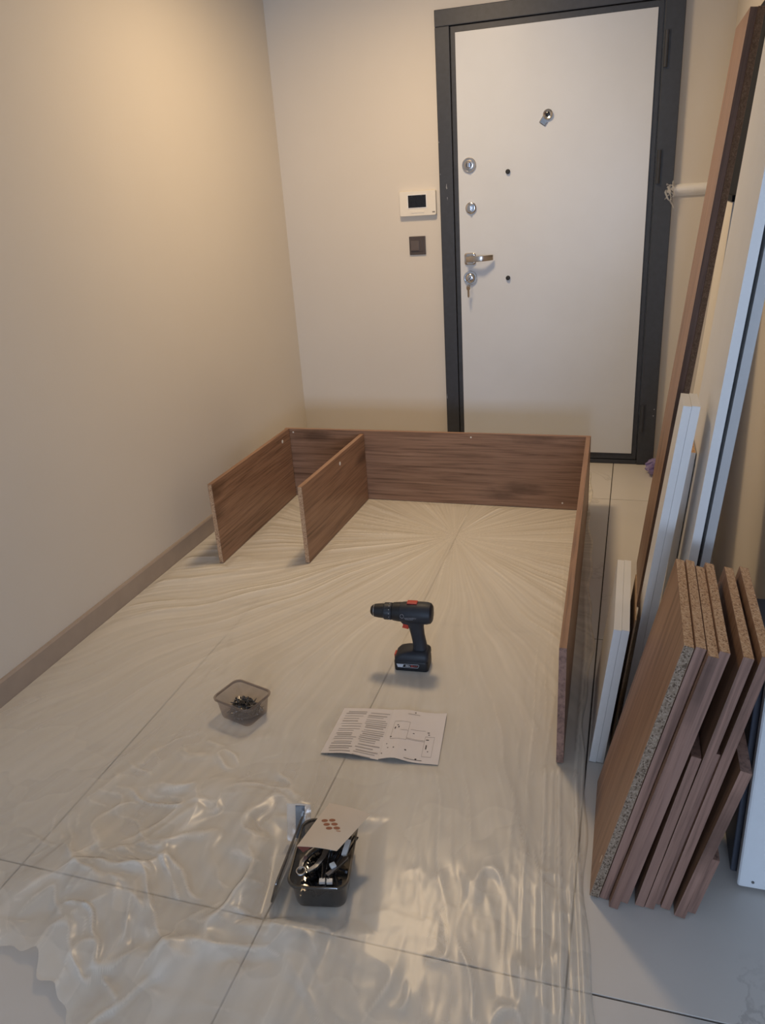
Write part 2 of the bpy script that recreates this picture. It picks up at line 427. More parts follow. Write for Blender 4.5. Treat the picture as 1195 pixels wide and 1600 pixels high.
b.loops(rings); dpart('handle_lever', b, 'brushed_nickel', 0.002, smooth=True)
l3 = on_door('lock_rosette', 1.012, 0.973, [(0.035, 0), (0.035, 0.006), (0.032, 0.010), (0.029, 0.010), (0.028, 0.006), (0.025, 0.006), (0.023, 0.014), (0.019, 0.018), (0.012, 0.020)], 'chrome')
l3['label'] = 'lower round lock rosette with keys'
on_door('lock_core', 1.016, 0.970, [(0.008, 0.018), (0.008, 0.026), (0.006, 0.027)], 'dark_chrome', 20)
key = dpart('key', MB().box((1.0135, YD-0.050, 0.960), (1.0165, YD-0.026, 0.972)), 'chrome', 0.001)
b = MB(); b.tube([(1.012+0.012*math.cos(a)*0.8, YD-0.046+0.004*math.sin(a), 0.950+0.014*math.sin(a)) for a in [2*math.pi*k/20 for k in range(21)]], 0.0011, 8)
dpart('key_ring', b, 'chrome', smooth=True)
b = MB(); b.prism([(-0.008, 0), (0.008, 0.002), (0.010, -0.014), (0.005, -0.022), (0.005, -0.052), (0.001, -0.058), (-0.004, -0.052), (-0.004, -0.022), (-0.009, -0.014)], -0.001, 0.001, 'Y')
o = dpart('hanging_key', b, 'brushed_nickel'); o.matrix_parent_inverse = Matrix.Translation((-1.40, -YB, 0)); o.matrix_basis = TRS((1.008, YD-0.045, 0.938), 0.5)
for zc in (1.458, 0.967):
    on_door('stud', 1.203, zc, [(0.011, 0), (0.011, 0.006), (0.009, 0.012), (0.004, 0.013)], 'black_rubber', 20)
b = MB(); Mx = Matrix.Translation((1.384, YD, 1.681)) @ Matrix.Rotation(math.radians(35), 4, 'Y')
b.box((-0.017, -0.006, -0.040), (0.017, 0, 0.022), 0, Mx)
dpart('peephole_cover', b, 'chrome', 0.004)
on_door('peephole_ring', 1.388, 1.688, [(0.022, 0.006), (0.022, 0.012), (0.017, 0.016), (0.011, 0.014), (0.010, 0.010)], 'chrome', 28)
on_door('peephole_lens', 1.388, 1.688, [(0.0098, 0.008), (0.0098, 0.013), (0.004, 0.015)], 'black_glass', 20)
# chipped paint on the frame
for x, z, w, h in ((0.8665, 1.61, 0.005, 0.007), (0.868, 1.467, 0.004, 0.006), (0.898, 1.41, 0.007, 0.026), (0.900, 1.355, 0.004, 0.016), (0.8672, 0.355, 0.004, 0.03), (1.938, 0.30, 0.010, 0.006), (1.936, 0.265, 0.008, 0.008)):
    b = MB(); a0 = random.random()
    b.loops([[(x+w*(0.6+0.4*math.sin(3*a+a0*6))*math.cos(a)*0.5+0.004, YB-0.0350-hh, z+h*0.5*math.sin(a)) for a in [2*math.pi*k/9 for k in range(9)]] for hh in (0.0001, 0.0004)])
    dpart('paint_chip', b, 'print_grey')

# ------------------------------------------------------------------ wall fittings
ic = empty('intercom_panel', Matrix.Translation((0.748, YB, 1.341)))
tag(ic, 'cream video intercom with a dark screen on the wall beside the door', 'intercom')
b = MB(); b.loops([[(x, -h, z) for x, z, _ in rrect(w, hh, 0.007)] for w, hh, h in ((0.188, 0.116, 0), (0.190, 0.118, 0.020), (0.186, 0.114, 0.024))])
b.build('housing', 'cream_plastic', ic, smooth=True)
b = MB(); b.loops([[(-0.002+x, -h, 0.010+z) for x, z, _ in rrect(0.102, 0.066, 0.002)] for h in (0.0241, 0.0255)])
sc = b.build('screen_bezel', 'white_plastic', ic)
box_obj('screen', (-0.048, -0.0263, -0.019), (0.044, -0.0254, 0.039), 'black_glass', sc)
for k in range(4): box_obj('button', (-0.035+k*0.0175, -0.0258, -0.045), (-0.019+k*0.0175, -0.0241, -0.036), 'cream_plastic', ic, 0.0005)
for k in range(3): box_obj('logo_letter', (0.075+k*0.0048, -0.0246, -0.0465), (0.0785+k*0.0048, -0.0241, -0.0405), 'brown_switch', ic)
swt = empty('light_switch', Matrix.Translation((0.7335, YB, 1.139)))
tag(swt, 'dark brown square light switch below the intercom', 'light switch')
box_obj('frame', (-0.043, -0.008, -0.045), (0.043, 0, 0.045), 'brown_switch', swt, 0.002)
box_obj('insert', (-0.034, -0.0105, -0.030), (0.027, -0.0081, 0.032), 'brown_switch', swt, 0.001)
r = box_obj('rocker', (-0.033, -0.0145, -0.024), (0.010, -0.0106, 0.024), 'brown_rocker', swt, 0.0015)

# torn wrap on the end of the rail
b = MB()
for k in range(26):
    a = random.uniform(-1, 1); p0 = Vector((1.952+random.uniform(-.004, .01), YB-0.020-random.random()*0.02, 1.33+0.026*a))
    p1 = p0 + Vector((random.uniform(-0.03, -0.004), random.uniform(-0.016, 0.004), random.uniform(-0.02, 0.022)))
    p2 = p1 + Vector((random.uniform(-0.008, 0.022), random.uniform(-0.01, 0.008), random.uniform(-0.045, 0.005)))
    w = Vector((0.002, 0.001, random.uniform(0.003, 0.007)))
    b.loops([[p0-w, p0+w], [p1-w, p1+w], [p2-w*0.3, p2+w*0.3]], False, False, closed=False)
tw_ = b.build('torn_wrap', 'clear_wrap'); tag(tw_, 'frayed white plastic wrap on the end of the wall rail', 'plastic wrap')

# crumpled lilac bag between door frame and the tall brown boards
b = MB(); N, Mm = 18, 12
rings = []
for j in range(Mm+1):
    ph = math.pi*j/Mm
    ring = []
    for i in range(N):
        a = 2*math.pi*i/N; rr = 1+0.30*math.sin(4*a+3*ph)+0.22*math.sin(7*a-5*ph)+0.22*random.uniform(-1, 1)
        s = max(0.02, math.sin(ph))
        ring.append((0.045*s*rr*math.cos(a), 0.06*s*rr*math.sin(a), 0.046-0.045*math.cos(ph)*(1 if ph > 1.5 else 0.98)))
    rings.append(ring)
b.loops(rings); o = b.build('plastic_bag', 'lilac_film', None, smooth=False); o.location = (1.955, 3.93, 0.002); o.scale = (0.8, 0.8, 0.9)
tag(o, 'small crumpled lilac plastic bag at the foot of the door frame', 'plastic bag')

# black panel on the right wall by the back corner
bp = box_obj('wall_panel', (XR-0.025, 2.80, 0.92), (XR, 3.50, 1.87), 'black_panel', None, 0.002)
tag(bp, 'black panel hung on the right wall behind the tall brown boards', 'wall panel')

# tall cabinet at the right: white front, slate body
cab = empty('low_cabinet', Matrix.Translation((2.40, 1.55, 0)))
tag(cab, 'low slate cabinet with a white front at the right edge of the picture', 'cabinet')
def cpart(name, lo, hi, mat, bev):
    o = box_obj(name, tuple(Vector(lo)-Vector((2.40, 1.55, 0))), tuple(Vector(hi)-Vector((2.40, 1.55, 0))), mat, cab, bev, seg=3); return o
cpart('body', (2.0765, 1.400, 0.012), (2.70, 1.742, 0.50), 'slate_side', 0.004)
cpart('gasket', (2.088, 1.390, 0.016), (2.695, 1.3998, 0.495), 'black_rubber', 0.002)
dr = cpart('door', (2.086, 1.362, 0.010), (2.70, 1.3898, 0.60), 'cool_white', 0.008)
o = MB().lathe([(0.003, 0.0), (0.003, -0.002)], 'Y', 12, c=(2.115-2.40, 1.362-1.55, 0.03)).build('screw', 'grey_plastic', dr)

# ------------------------------------------------------------------ boards
def board_mesh_parts(root_name, L, W, t, core, face, bands, parent=None, M=None, grain='X'):
    """core box with two laminate faces and edge bands; local X length, Y width, Z thickness, centred"""
    s = 0.0005
    core_o = MB().box((-L/2, -W/2, -t/2+s), (L/2, W/2, t/2-s)).build(root_name, core, parent)
    if M is not None:
        if parent is None: core_o.matrix_world = M
        else: core_o.matrix_basis = M
    e = 0.0006
    MB().box((-L/2, -W/2, t/2-s), (L/2, W/2, t/2)).build('laminate_face', face, core_o)
    MB().box((-L/2, -W/2, -t/2), (L/2, W/2, -t/2+s)).build('laminate_face', face, core_o)
    for side, mat in bands:
        if side == '+x': lo, hi = (L/2, -W/2, -t/2), (L/2+e, W/2, t/2)
        if side == '-x': lo, hi = (-L/2-e, -W/2, -t/2), (-L/2, W/2, t/2)
        if side == '+y': lo, hi = (-L/2, W/2, -t/2), (L/2, W/2+e, t/2)
        if side == '-y': lo, hi = (-L/2, -W/2-e, -t/2), (L/2, -W/2, t/2)
        MB().box(lo, hi).build('edge_band', mat, core_o)
    return core_o
def leaning(name, label, cat, x0, y, slope, L, W, t, core, face, bands, group=None, z0=0.0, swing=0.0):
    """board standing on the floor, leaning to the right; x0 is its left face at floor level"""
    a = math.atan(slope); s, c = math.sin(a), math.cos(a)
    U = Vector((s, 0, c)); V = Vector((0, 1, 0))
    if swing: R_ = Matrix.Rotation(swing, 3, 'Z'); V = R_ @ V; U = R_ @ U
    Tn = U.cross(V)
    P = Vector((x0 + slope*t*s, y, t*s + z0 + 0.0012))
    C = P + U*(L/2) + V*(W/2) - Tn*(t/2)
    M = Matrix((U, V, Tn)).transposed().to_4x4(); M.translation = C
    o = board_mesh_parts(name, L, W, t, core, face, bands, None, M)
    tag(o, label, cat, group); return o
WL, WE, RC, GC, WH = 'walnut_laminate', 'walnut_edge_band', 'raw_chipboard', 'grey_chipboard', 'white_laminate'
G1 = 'stack of walnut boards leaning at the right'
stk = [
 # label, x0, y, slope, L, W, t, bands
 ('leftmost walnut board of the leaning stack, its front edge raw grey chipboard', 1.7885, 1.272, 0.216, 0.652, 0.352, 0.018, 'A'),
 ('second walnut board from the left in the leaning stack, raw chipboard top edge', 1.8085, 1.272, 0.216, 0.652, 0.352, 0.018, 'B'),
 ('third walnut board of the leaning stack, sticking out slightly towards the viewer', 1.8285, 1.253, 0.216, 0.648, 0.352, 0.018, 'B'),
 ('fourth walnut board of the leaning stack, last of the four tightly packed tops', 1.8485, 1.272, 0.216, 0.648, 0.352, 0.018, 'B'),
 ('tall walnut board standing apart between two dark gaps in the leaning stack', 1.900, 1.270, 0.197, 0.640, 0.352, 0.018, 'B'),
 ('rightmost tall walnut board of the leaning stack, top reaching the picture edge', 1.9315, 1.276, 0.195, 0.640, 0.352, 0.018, 'B'),
 ('short walnut board in the gap left of the separate tall board', 1.8805, 1.271, 0.194, 0.408, 0.30, 0.018, 'S'),
 ('short walnut board hidden deep between the two right tall boards', 1.9192, 1.285, 0.196, 0.412, 0.30, 0.0115, 'S'),
 ('short walnut board at the right end of the stack, fully banded top', 1.957, 1.262, 0.219, 0.398, 0.26, 0.021, 'S'),
 ('smallest walnut offcut low at the right foot of the stack', 1.9815, 1.279, 0.214, 0.155, 0.26, 0.018, 'S'),
]
for lab, x0, y, sl, L, W, t_, k in stk:
    bands = {'A': [], 'B': [('-y', WE)], 'S': [('-y', WE), ('+x', WE)]}[k]
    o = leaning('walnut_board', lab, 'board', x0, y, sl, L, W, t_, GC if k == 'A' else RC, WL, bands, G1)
    if k == 'A':
        MB().box((0.326-0.0002, -0.176, -0.0085), (0.3264, 0.176, 0.0085)).build('raw_edge', RC, o)
        o2 = MB(); o2.loops([[(-0.235+0.011*math.cos(a), -0.158+0.0035*math.sin(a), z) for a in [2*math.pi*q/14 for q in range(14)]] for z in (0.009, 0.0096)])
        o2.build('pale_oval', 'card_cream', o)  # small pale oval on the wide face
# tall pair
for k in range(2):
    leaning('tall_walnut_board', ('left tall walnut board, its wide face turned to the room, leaning by the door' if k == 0 else 'right one of the two tall walnut boards, with a raw speckled front edge'),
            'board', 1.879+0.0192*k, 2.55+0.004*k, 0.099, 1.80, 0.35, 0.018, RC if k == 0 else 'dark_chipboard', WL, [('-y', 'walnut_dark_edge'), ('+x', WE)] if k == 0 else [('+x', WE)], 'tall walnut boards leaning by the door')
# white boards
G2 = 'white boards leaning at the right'
for k in range(2):
    leaning('white_board', ('left' if k == 0 else 'right') + ' one of the two low white boards in front of the tall walnut pair',
            'board', 1.764+0.0186*k, 1.70+0.001*k, 0.107, 0.405, 0.385, 0.018, WH, WH, [('-y', WH), ('+x', WH)], G2)
leaning('hardboard_strip', 'thin brown hardboard strip in the dark gap behind the low white boards', 'board', 1.8145, 1.775, 0.107, 0.395, 0.25, 0.0035, 'hardboard_brown', 'hardboard_brown', [])
for k in range(2):
    leaning('white_board', ('left' if k == 0 else 'right') + ' one of the two narrow white boards of middle height',
            'board', 1.833+0.0186*k, 1.83, 0.104, 0.927, 0.116, 0.018, WH, WH, [('-y', WH), ('+x', WH)], G2)
leaning('white_board', 'white board with a raw brown top tucked behind the middle pair', 'board', 1.8962, 1.965, 0.0812, 0.772, 0.12, 0.018, RC, WH, [('-y', WH)], G2)
for k in range(2):
    leaning('tall_white_panel', ('left tall white panel with a wide face, leaning behind the walnut stack' if k == 0 else 'right tall white panel leaning close to the wall behind the walnut stack'),
            'panel', 1.9165+0.0285*k, 1.75+0.006*k, 0.0815, 2.10, 0.40, 0.0195, WH, WH, [('-y', WH if k == 0 else 'grey_band'), ('+x', WH)], 'tall white panels leaning on the wall')  # right panel's front band is greyer than the left one's
# bowed thin white backing panel with a dark top edge, behind the tall white panels
b = MB(); N = 14
def bow(s): return 1.985 + 0.112*s + 0.012*math.sin(math.pi*s)
for ya, yb_ in ((2.90, 3.16),):
    rings = []
    for k in range(N+1):
        s = k/N; z = 0.002+1.31*s; x = bow(s)
        rings.append([(x, ya, z), (x+0.004, ya, z), (x+0.004, yb_, z), (x, yb_, z)])
    b.loops(rings)
o = b.build('backing_panel', 'cream_plastic'); tag(o, 'thin bowed cream backing panel with a dark top strip, behind the tall white panels', 'panel')
box_obj('top_strip', (bow(1)-0.004, 2.898, 1.310), (bow(1)+0.008, 3.162, 1.330), 'black_panel', o)

# ------------------------------------------------------------------ half-assembled shelf carcass lying on the film
ZS = 0.0045
car = empty('shelf_carcass', Matrix.Translation((1.0, 3.0, ZS)))
tag(car, 'half-assembled walnut shelf unit of four panels standing on the plastic sheet', 'shelf unit')
car_inv = car.matrix_world.inverted()
def carcass_panel(name, A, B, t, H, bands, lean=0.0):
    """panel standing on its long edge from A to B (inner face line on the floor)"""
    A, B = Vector((*A, 0)), Vector((*B, 0)); X = (B-A).normalized(); Y = Vector((0, 0, 1))
    if lean: Y = (Matrix.Rotation(lean, 3, X) @ Y)
    Z = X.cross(Y); L = (B-A).length
    M = Matrix((X, Y, Z)).transposed().to_4x4()
    M.translation = (A+B)/2 + Y*(H/2) + Z*(t/2) + Vector((0, 0, ZS))
    o = board_mesh_parts(name, L, H, t, RC, WL, bands, car, car_inv @ M)
    return o, L
# back panel runs along X; Z = X x up = -Y  -> give it from right to left so thickness goes back
bpn, _ = carcass_panel('side_panel', (1.664, 3.402), (0.196, 3.408), 0.0185, 0.35, [('+y', WL), ('-x', WL), ('+x', WL)], 0.0)
rpn, _ = carcass_panel('long_panel', (1.682, 1.675), (1.6445, 3.3995), 0.0185, 0.35, [('+y', WL), ('-x', WE)], 0.0)
d1, _ = carcass_panel('shelf', (0.199, 2.615), (0.203, 3.4015), 0.0185, 0.352, [('+y', WL)])
d2, _ = carcass_panel('shelf', (0.567, 2.677), (0.592, 3.4005), 0.0185, 0.336, [('+y', WL)])
for o, u, w in ((d1, 0.305, 0.138), (d2, 0.045, 0.128)):
    L = 0
    q = MB(); q.lathe([(0.0085, 0.00925), (0.0085, 0.0100), (0.006, 0.0104)], 'Z', 20)
    c_ = q.build('cam_cover', 'white_plastic', o, smooth=True); c_.location = (u, w, 0)
for u in (0.69, -0.62, -0.20):
    q = MB(); q.lathe([(0.004, 0.00925), (0.004, 0.0098)], 'Z', 14); c_ = q.build('dowel_end', 'cream_plastic', bpn); c_.location = (u, -0.145 if u == -0.62 else (0.15 if u == -0.2 else -0.12), 0)
    c_.matrix_basis = Matrix.Translation((u, -0.145 if u == -0.62 else 0.158, 0)) @ Matrix.Rotation(math.pi, 4, 'X')

# ------------------------------------------------------------------ film laid over the floor
def vnoise(x, y, seed):
    r = np.random.default_rng(seed); G = r.uniform(-1, 1, (256, 256))
    xi = np.floor(x).astype(int); yi = np.floor(y).astype(int); fx = x-xi; fy = y-yi
    fx = fx*fx*fx*(fx*(fx*6-15)+10); fy = fy*fy*fy*(fy*(fy*6-15)+10)
    g = lambda a, b_: G[a % 256, b_ % 256]
    return (g(xi, yi)*(1-fx)+g(xi+1, yi)*fx)*(1-fy) + (g(xi, yi+1)*(1-fx)+g(xi+1, yi+1)*fx)*fy
def fbm(x, y, seed, o=4, gain=0.5):
    s = 0; a = 1.0
    for k in range(o): s = s + a*vnoise(x*2**k, y*2**k, seed+k); a *= gain
    return s
def ridge(n, p=2.0): return np.clip(1-np.abs(n)*1.6, 0, 1)**p
def sstep(a, b_, x):
    t_ = np.clip((x-a)/(b_-a), 0, 1); return t_*t_*(3-2*t_)
FLAT = []            # (x, y, rx, ry, angle) pads where things stand
def folds(x, y, ang, freq, aspect, seed, p=2.0):
    """long crests lying along ang, broken up by a patchy mask"""
    c, sn = math.cos(ang), math.sin(ang)
    a_, b_ = x*c+y*sn, -x*sn+y*c
    n = vnoise(b_*freq + 0.35*fbm(a_*4, b_*4, seed+7, 2), a_*freq/aspect, seed)
    msk = sstep(-0.45, 0.35, fbm(a_*freq*0.22+5, b_*freq*0.4, seed+3, 2))
    return ridge(n, p)*msk
def film_polar(x, y):
    px = 1.12; r0 = np.hypot(x-px, y-3.04); py = 3.04 + 0.30*sstep(0.4, 2.0, r0)
    dx, dy = x-px, y-py; r = np.hypot(dx, dy)+1e-6
    th = np.arctan2(dx, -dy) + 0.035*fbm(r*2.0, np.arctan2(dx, -dy)*1.5, 3, 2)
    return r, th
def film_height(x, y):
    r, th = film_polar(x, y)
    # pleats that fan out from the pulled point between the shelves
    m1 = 0.3+0.7*sstep(-0.35, 0.5, fbm(th*3, r*1.7, 27, 2))
    rad = (ridge(vnoise(th*6+40, r*0.6+3, 21), 1.2)*0.008 + ridge(vnoise(th*17+11, r*1.0, 22), 1.2)*0.0042
           + ridge(vnoise(th*44+1, r*1.5, 23), 1.2)*0.0016 + ridge(vnoise(th*95+1, r*2.2, 24), 1.1)*0.0007)
    rad = m1*rad*sstep(0.02, 0.30, r)*(0.55+0.45*sstep(0.4, 1.2, r))*(1-0.35*sstep(1.6, 2.4, r))
    # long pleats towards the viewer
    u = (x-1.15)/(1+0.22*(2.6-y).clip(-2, 2)) + 0.014*fbm(x*3, y*1.3, 5, 2)
    m2 = 0.2+0.8*sstep(-0.3, 0.5, fbm(u*7, y*0.9, 37, 2))
    lng = (ridge(vnoise(u*5+5, y*0.45+2, 31), 1.2)*0.013 + ridge(vnoise(u*15+9, y*0.6, 32), 1.2)*0.0045
           + ridge(vnoise(u*45, y*1.1, 33), 1.2)*0.0018)*m2
    amt = sstep(0.85, 1.35, x)*sstep(2.5, 1.5, y)
    h = rad*(1-0.5*amt) + lng*amt
    # loose crumples near the viewer on the left
    cr = np.clip(np.exp(-(((x-0.90)/0.34)**2 + ((y-1.00)/0.27)**2)**1.4) + 0.85*np.exp(-(((x-0.85)/0.25)**2 + ((y-1.32)/0.25)**2)**1.5), 0, 1)
    wx = x+0.07*fbm(x*4, y*4, 51, 3); wy = y+0.07*fbm(x*4+9, y*4, 55, 3)
    c1 = (folds(wx, wy, 2.55, 5.5, 2.2, 101, 1.1)*0.020 + folds(wx, wy, 0.25, 6.5, 2.2, 131, 1.2)*0.016 + folds(wx, wy, 1.45, 8, 2.6, 151, 1.2)*0.014
          + folds(wx, wy, 2.3, 13, 2.6, 171, 1.2)*0.015 + folds(wx, wy, 1.0, 16, 2.6, 191, 1.2)*0.012 + folds(wx, wy, 2.9, 24, 2.6, 251, 1.2)*0.008
          + 0.5*(1+vnoise(wx*4, wy*4, 65))*0.010)
    h = h*(1-0.8*cr) + cr*c1
    # small crumples in the middle foreground
    cm = np.exp(-(((x-1.58)/0.19)**2 + ((y-1.10)/0.27)**2)**2)
    h = h + cm*(folds(x, y, 1.3, 14, 2.5, 211, 1.2)*0.009 + folds(x, y, 1.8, 24, 2.5, 231, 1.2)*0.005)
    return h + 0.0006*np.maximum(fbm(x*22, y*9, 81, 3), 0)
def film_haze_lift(x, y, h, lap):
    """how milky the sheet is: doubled folds and overlaps, plus painted brightening farther back"""
    r, th = film_polar(x, y)
    st = 0.5*vnoise(th*36+3, r*1.2, 301) + 0.5*vnoise(th*90, r*2.0, 302) + 0.3*vnoise(th*14, r*0.8, 303)
    ov = sstep(0.10, 0.16, fbm(x*5+0.4*np.sin(y*6), y*5, 311, 3))*sstep(1.75, 1.3, y)
    return np.clip(0.28 + 0.15*st + 0.16*sstep(3.0, 60.0, -lap) + 0.08*sstep(0.003, 0.016, h) + 0.09*ov + 0.26*sstep(1.4, 2.2, y), 0.08, 0.8)  # last term whitens the far part so it looks more brightly lit
def film_right(y): return np.interp(y, [0.6, 1.0, 1.28, 1.675, 2.3, 3.18, 3.9], [1.83, 1.815, 1.785, 1.750, 1.742, 1.69, 1.652])
def film_front(x):  # ragged near edge: the sheet ends at the lower left corner of the picture
    return np.interp(x, [-0.02, 0.3, 0.60, 0.70, 0.80, 0.90, 1.05, 1.9], [1.02, 0.92, 0.87, 0.845, 0.80, 0.70, 0.60, 0.55]) + 0.012*np.sin(x*47)+0.008*np.sin(x*90)
def film():
    nu, nv = 470, 640
    uu = np.linspace(0, 1, nu); vv = np.linspace(0, 1, nv)**1.35
    U, V = np.meshgrid(uu, vv)
    x = 0.004 + U*1.8
    for _ in range(3):
        y0 = film_front(x); y = y0 + V*(3.93-y0)
        xl = -0.036+0.0115*y+0.0138+0.002
        x = xl + U*(film_right(y) - xl + 0.006*np.sin(y*9)+0.004*np.sin(y*23))
    h = film_height(x, y)
    # gathers along the right edge
    e = film_right(y)-x
    h = h + np.exp(-(e/0.11)**2)*(ridge(vnoise(e*26+3, y*0.7, 91), 1.5)*0.007 + ridge(vnoise(e*90, y*1.1, 92), 1.7)*0.003)*sstep(3.3, 2.6, y)
    # flatten under the things that stand on it and near the wall
    k = np.ones_like(h)
    for fx, fy, rx, ry, a in FLAT:
        ca, sa = np.cos(a), np.sin(a); lx = (x-fx)*ca+(y-fy)*sa; ly = -(x-fx)*sa+(y-fy)*ca
        d = np.maximum(np.maximum(np.abs(lx)-rx, np.abs(ly)-ry), 0)
        k = k*sstep(-0.004, 0.05, d)
    h = 0.0022 + h*k*sstep(0.0, 0.06, x-xl+0.005)
    h[:, -1] = np.minimum(h[:, -1], 0.0015)
    # sideways slack so pleats overlap a little
    gx_ = np.gradient(h, axis=1)
    P = np.stack([x, y, h], -1).reshape(-1, 3)
    idx = np.arange(nu*nv).reshape(nv, nu)
    q = np.stack([idx[:-1, :-1], idx[:-1, 1:], idx[1:, 1:], idx[1:, :-1]], -1).reshape(-1, 4)
    me = bpy.data.meshes.new('plastic_sheet')
    me.vertices.add(len(P)); me.vertices.foreach_set('co', P.ravel().astype(np.float32))
    me.loops.add(q.size); me.loops.foreach_set('vertex_index', q.ravel().astype(np.int32))
    me.polygons.add(len(q)); me.polygons.foreach_set('loop_start', np.arange(0, q.size, 4, dtype=np.int32))
    me.polygons.foreach_set('use_smooth', np.ones(len(q), dtype=bool))
    me.update(calc_edges=True); me.validate()
    dxs = np.gradient(x, axis=1); dys = np.gradient(y, axis=0)
    lap = np.gradient(np.gradient(h, axis=1)/dxs, axis=1)/dxs + np.gradient(np.gradient(h, axis=0)/dys, axis=0)/dys
    lay = film_haze_lift(x, y, h, lap)
    at = me.attributes.new('haze_lift', 'FLOAT', 'POINT'); at.data.foreach_set('value', lay.ravel().astype(np.float32))
    me.materials.append(MATS['plastic_film'])
    o = bpy.data.objects.new('plastic_sheet', me); link_obj(o)
    tag(o, 'wrinkled translucent plastic sheet covering the tiled floor', 'plastic sheet'); return o
def pad_line(A, B, w=0.012):
    d = math.hypot(B[0]-A[0], B[1]-A[1]); FLAT.append(((A[0]+B[0])/2, (A[1]+B[1])/2, d/2, w, math.atan2(B[1]-A[1], B[0]-A[0])))
pad_line((1.66, 3.41), (0.2, 3.415)); pad_line((1.69, 1.675), (1.653, 3.40)); pad_line((0.208, 2.615), (0.212, 3.4)); pad_line((0.576, 2.677), (0.6, 3.4))
FLAT += [(1.20, 2.03, 0.062, 0.045, 0.1), (0.78, 1.69, 0.075, 0.075, 0.35), (1.200, 1.195, 0.105, 0.115, 0.2), (1.21, 1.69, 0.155, 0.105, 0.09)]
film()

# ------------------------------------------------------------------ things on the film
ZF = 0.0035
# cordless drill standing on its battery
dl = empty('cordless_drill', TRS((1.145, 2.035, ZF), math.radians(4)))
tag(dl, 'dark cordless drill with red switches standing upright on its battery', 'drill')
def chamfer(x0, x1, y, z0, z1, inset=0.0):  # rounded horizontal section helper
    return None
# local x: 0 = battery front ... 0.107 = battery rear, chuck towards -x; y thickness
def sect(x0, x1, hw, z, r=0.012, n=5, dx=0.0):
    w = x1-x0; return [((x0+x1)/2+dx+px, py, z) for px, py, _ in rrect(w, 2*hw, min(r, hw*0.95, w*0.45), n)]
b = MB(); b.loops([sect(0.000, 0.108, 0.036, 0.0, 0.010), sect(-0.001, 0.109, 0.0375, 0.006, 0.012), sect(-0.001, 0.109, 0.0375, 0.030, 0.012), sect(0.0, 0.108, 0.0365, 0.033, 0.012)])
bat = b.build('battery', 'black_plastic', dl, smooth=True)
bt = lambda n, lo, hi, m, bev=0.0: box_obj(n, lo, hi, m, bat, bev)
b = MB(); b.prism([(0.008, 0.0255), (0.032, 0.0255), (0.027, 0.0135), (0.012, 0.0135)], -0.0384, -0.0374, 'Y'); b.build('label_block', 'label_silver', bat)
b = MB()
for A, B in (((0.032, 0.0255), (0.079, 0.0255)), ((0.028, 0.0135), (0.076, 0.0135)), ((0.079, 0.0255), (0.080, 0.022)), ((0.080, 0.022), (0.076, 0.0135))):
    b.tube([(A[0], -0.0377, A[1]), (B[0], -0.0377, B[1])], 0.0006, 6)
b.build('label_outline', 'label_silver', bat)
def glyphs(name, parent, mat, segs, M, r=0.0006):
    b = MB()
    for sg in segs: b.tube([M @ Vector(p) for p in sg], r, 5)
    return b.build(name, mat, parent)
Md = Matrix.Translation((0.038, -0.0378, 0.0168))
glyphs('label_text', bat, 'print_white', [[(0.000, 0, 0.0055), (0.003, 0, 0.0055), (0.003, 0, 0.003), (0, 0, 0.003), (0, 0, 0), (0.003, 0, 0)], [(0.0052, 0, 0.0055), (0.0052, 0, 0), (0.008, 0, 0), (0.008, 0, 0.0055)], [(0.010, 0, 0.0035), (0.0115, 0, 0), (0.013, 0, 0.0035)]], Md, 0.0008)
glyphs('label_text', bat, 'print_red', [[(0.0165, 0, 0.0055), (0.0195, 0, 0.0055), (0.0195, 0, 0.003), (0.0165, 0, 0.003), (0.0165, 0, 0), (0.0195, 0, 0)], [(0.0205, 0, 0), (0.0235, 0, 0), (0.0235, 0, 0.0055), (0.0205, 0, 0.0055), (0.0205, 0, 0)], [(0.026, 0, 0), (0.028, 0, 0.0045), (0.030, 0, 0), (0.032, 0, 0.0045)], [(0.034, 0, 0.0045), (0.034, 0, 0), (0.037, 0, 0.0045)]], Md, 0.0007)
b = MB(); b.loops([sect(0.000, 0.108, 0.0365, 0.0335, 0.012), sect(0.001, 0.110, 0.0375, 0.043, 0.013), sect(0.012, 0.110, 0.0345, 0.055, 0.014), sect(0.030, 0.108, 0.029, 0.062, 0.014), sect(0.050, 0.103, 0.022, 0.066, 0.014)])
b.build('foot', 'navy_plastic', dl, smooth=True)
b = MB(); b.box((-0.0035, -0.012, 0.022), (0.004, 0.012, 0.044)); b.build('battery_release', 'red_plastic', dl, 0.0015)
b = MB(); rings = []
for z, xc, wx, hy in ((0.056, 0.079, 0.054, 0.021), (0.068, 0.080, 0.046, 0.0185), (0.090, 0.078, 0.043, 0.0175), (0.115, 0.074, 0.043, 0.0175), (0.140, 0.071, 0.046, 0.019), (0.160, 0.069, 0.052, 0.021), (0.176, 0.067, 0.058, 0.023)):
    rings.append(sect(xc-wx/2, xc+wx/2, hy, z, 0.016))
b.loops(rings); gr_ = b.build('grip', 'navy_plastic', dl, smooth=True)
b = MB(); b.loops([[(0.026, -0.008, 0.140), (0.026, 0.008, 0.140), (0.047, 0.009, 0.136), (0.047, -0.009, 0.136)],
                   [(0.0295, -0.0085, 0.150), (0.0295, 0.0085, 0.150), (0.047, 0.009, 0.150), (0.047, -0.009, 0.150)],
                   [(0.027, -0.008, 0.162), (0.027, 0.008, 0.162), (0.047, 0.009, 0.164), (0.047, -0.009, 0.164)]])
b.build('trigger', 'red_plastic', dl, 0.002, smooth=True)
ZA = 0.193
b = MB(); b.lathe([(0.020, 0.018), (0.030, 0.022), (0.0325, 0.034), (0.0345, 0.055), (0.0355, 0.085), (0.035, 0.108), (0.032, 0.119), (0.025, 0.124)], 'X', 32, c=(0, 0, ZA))
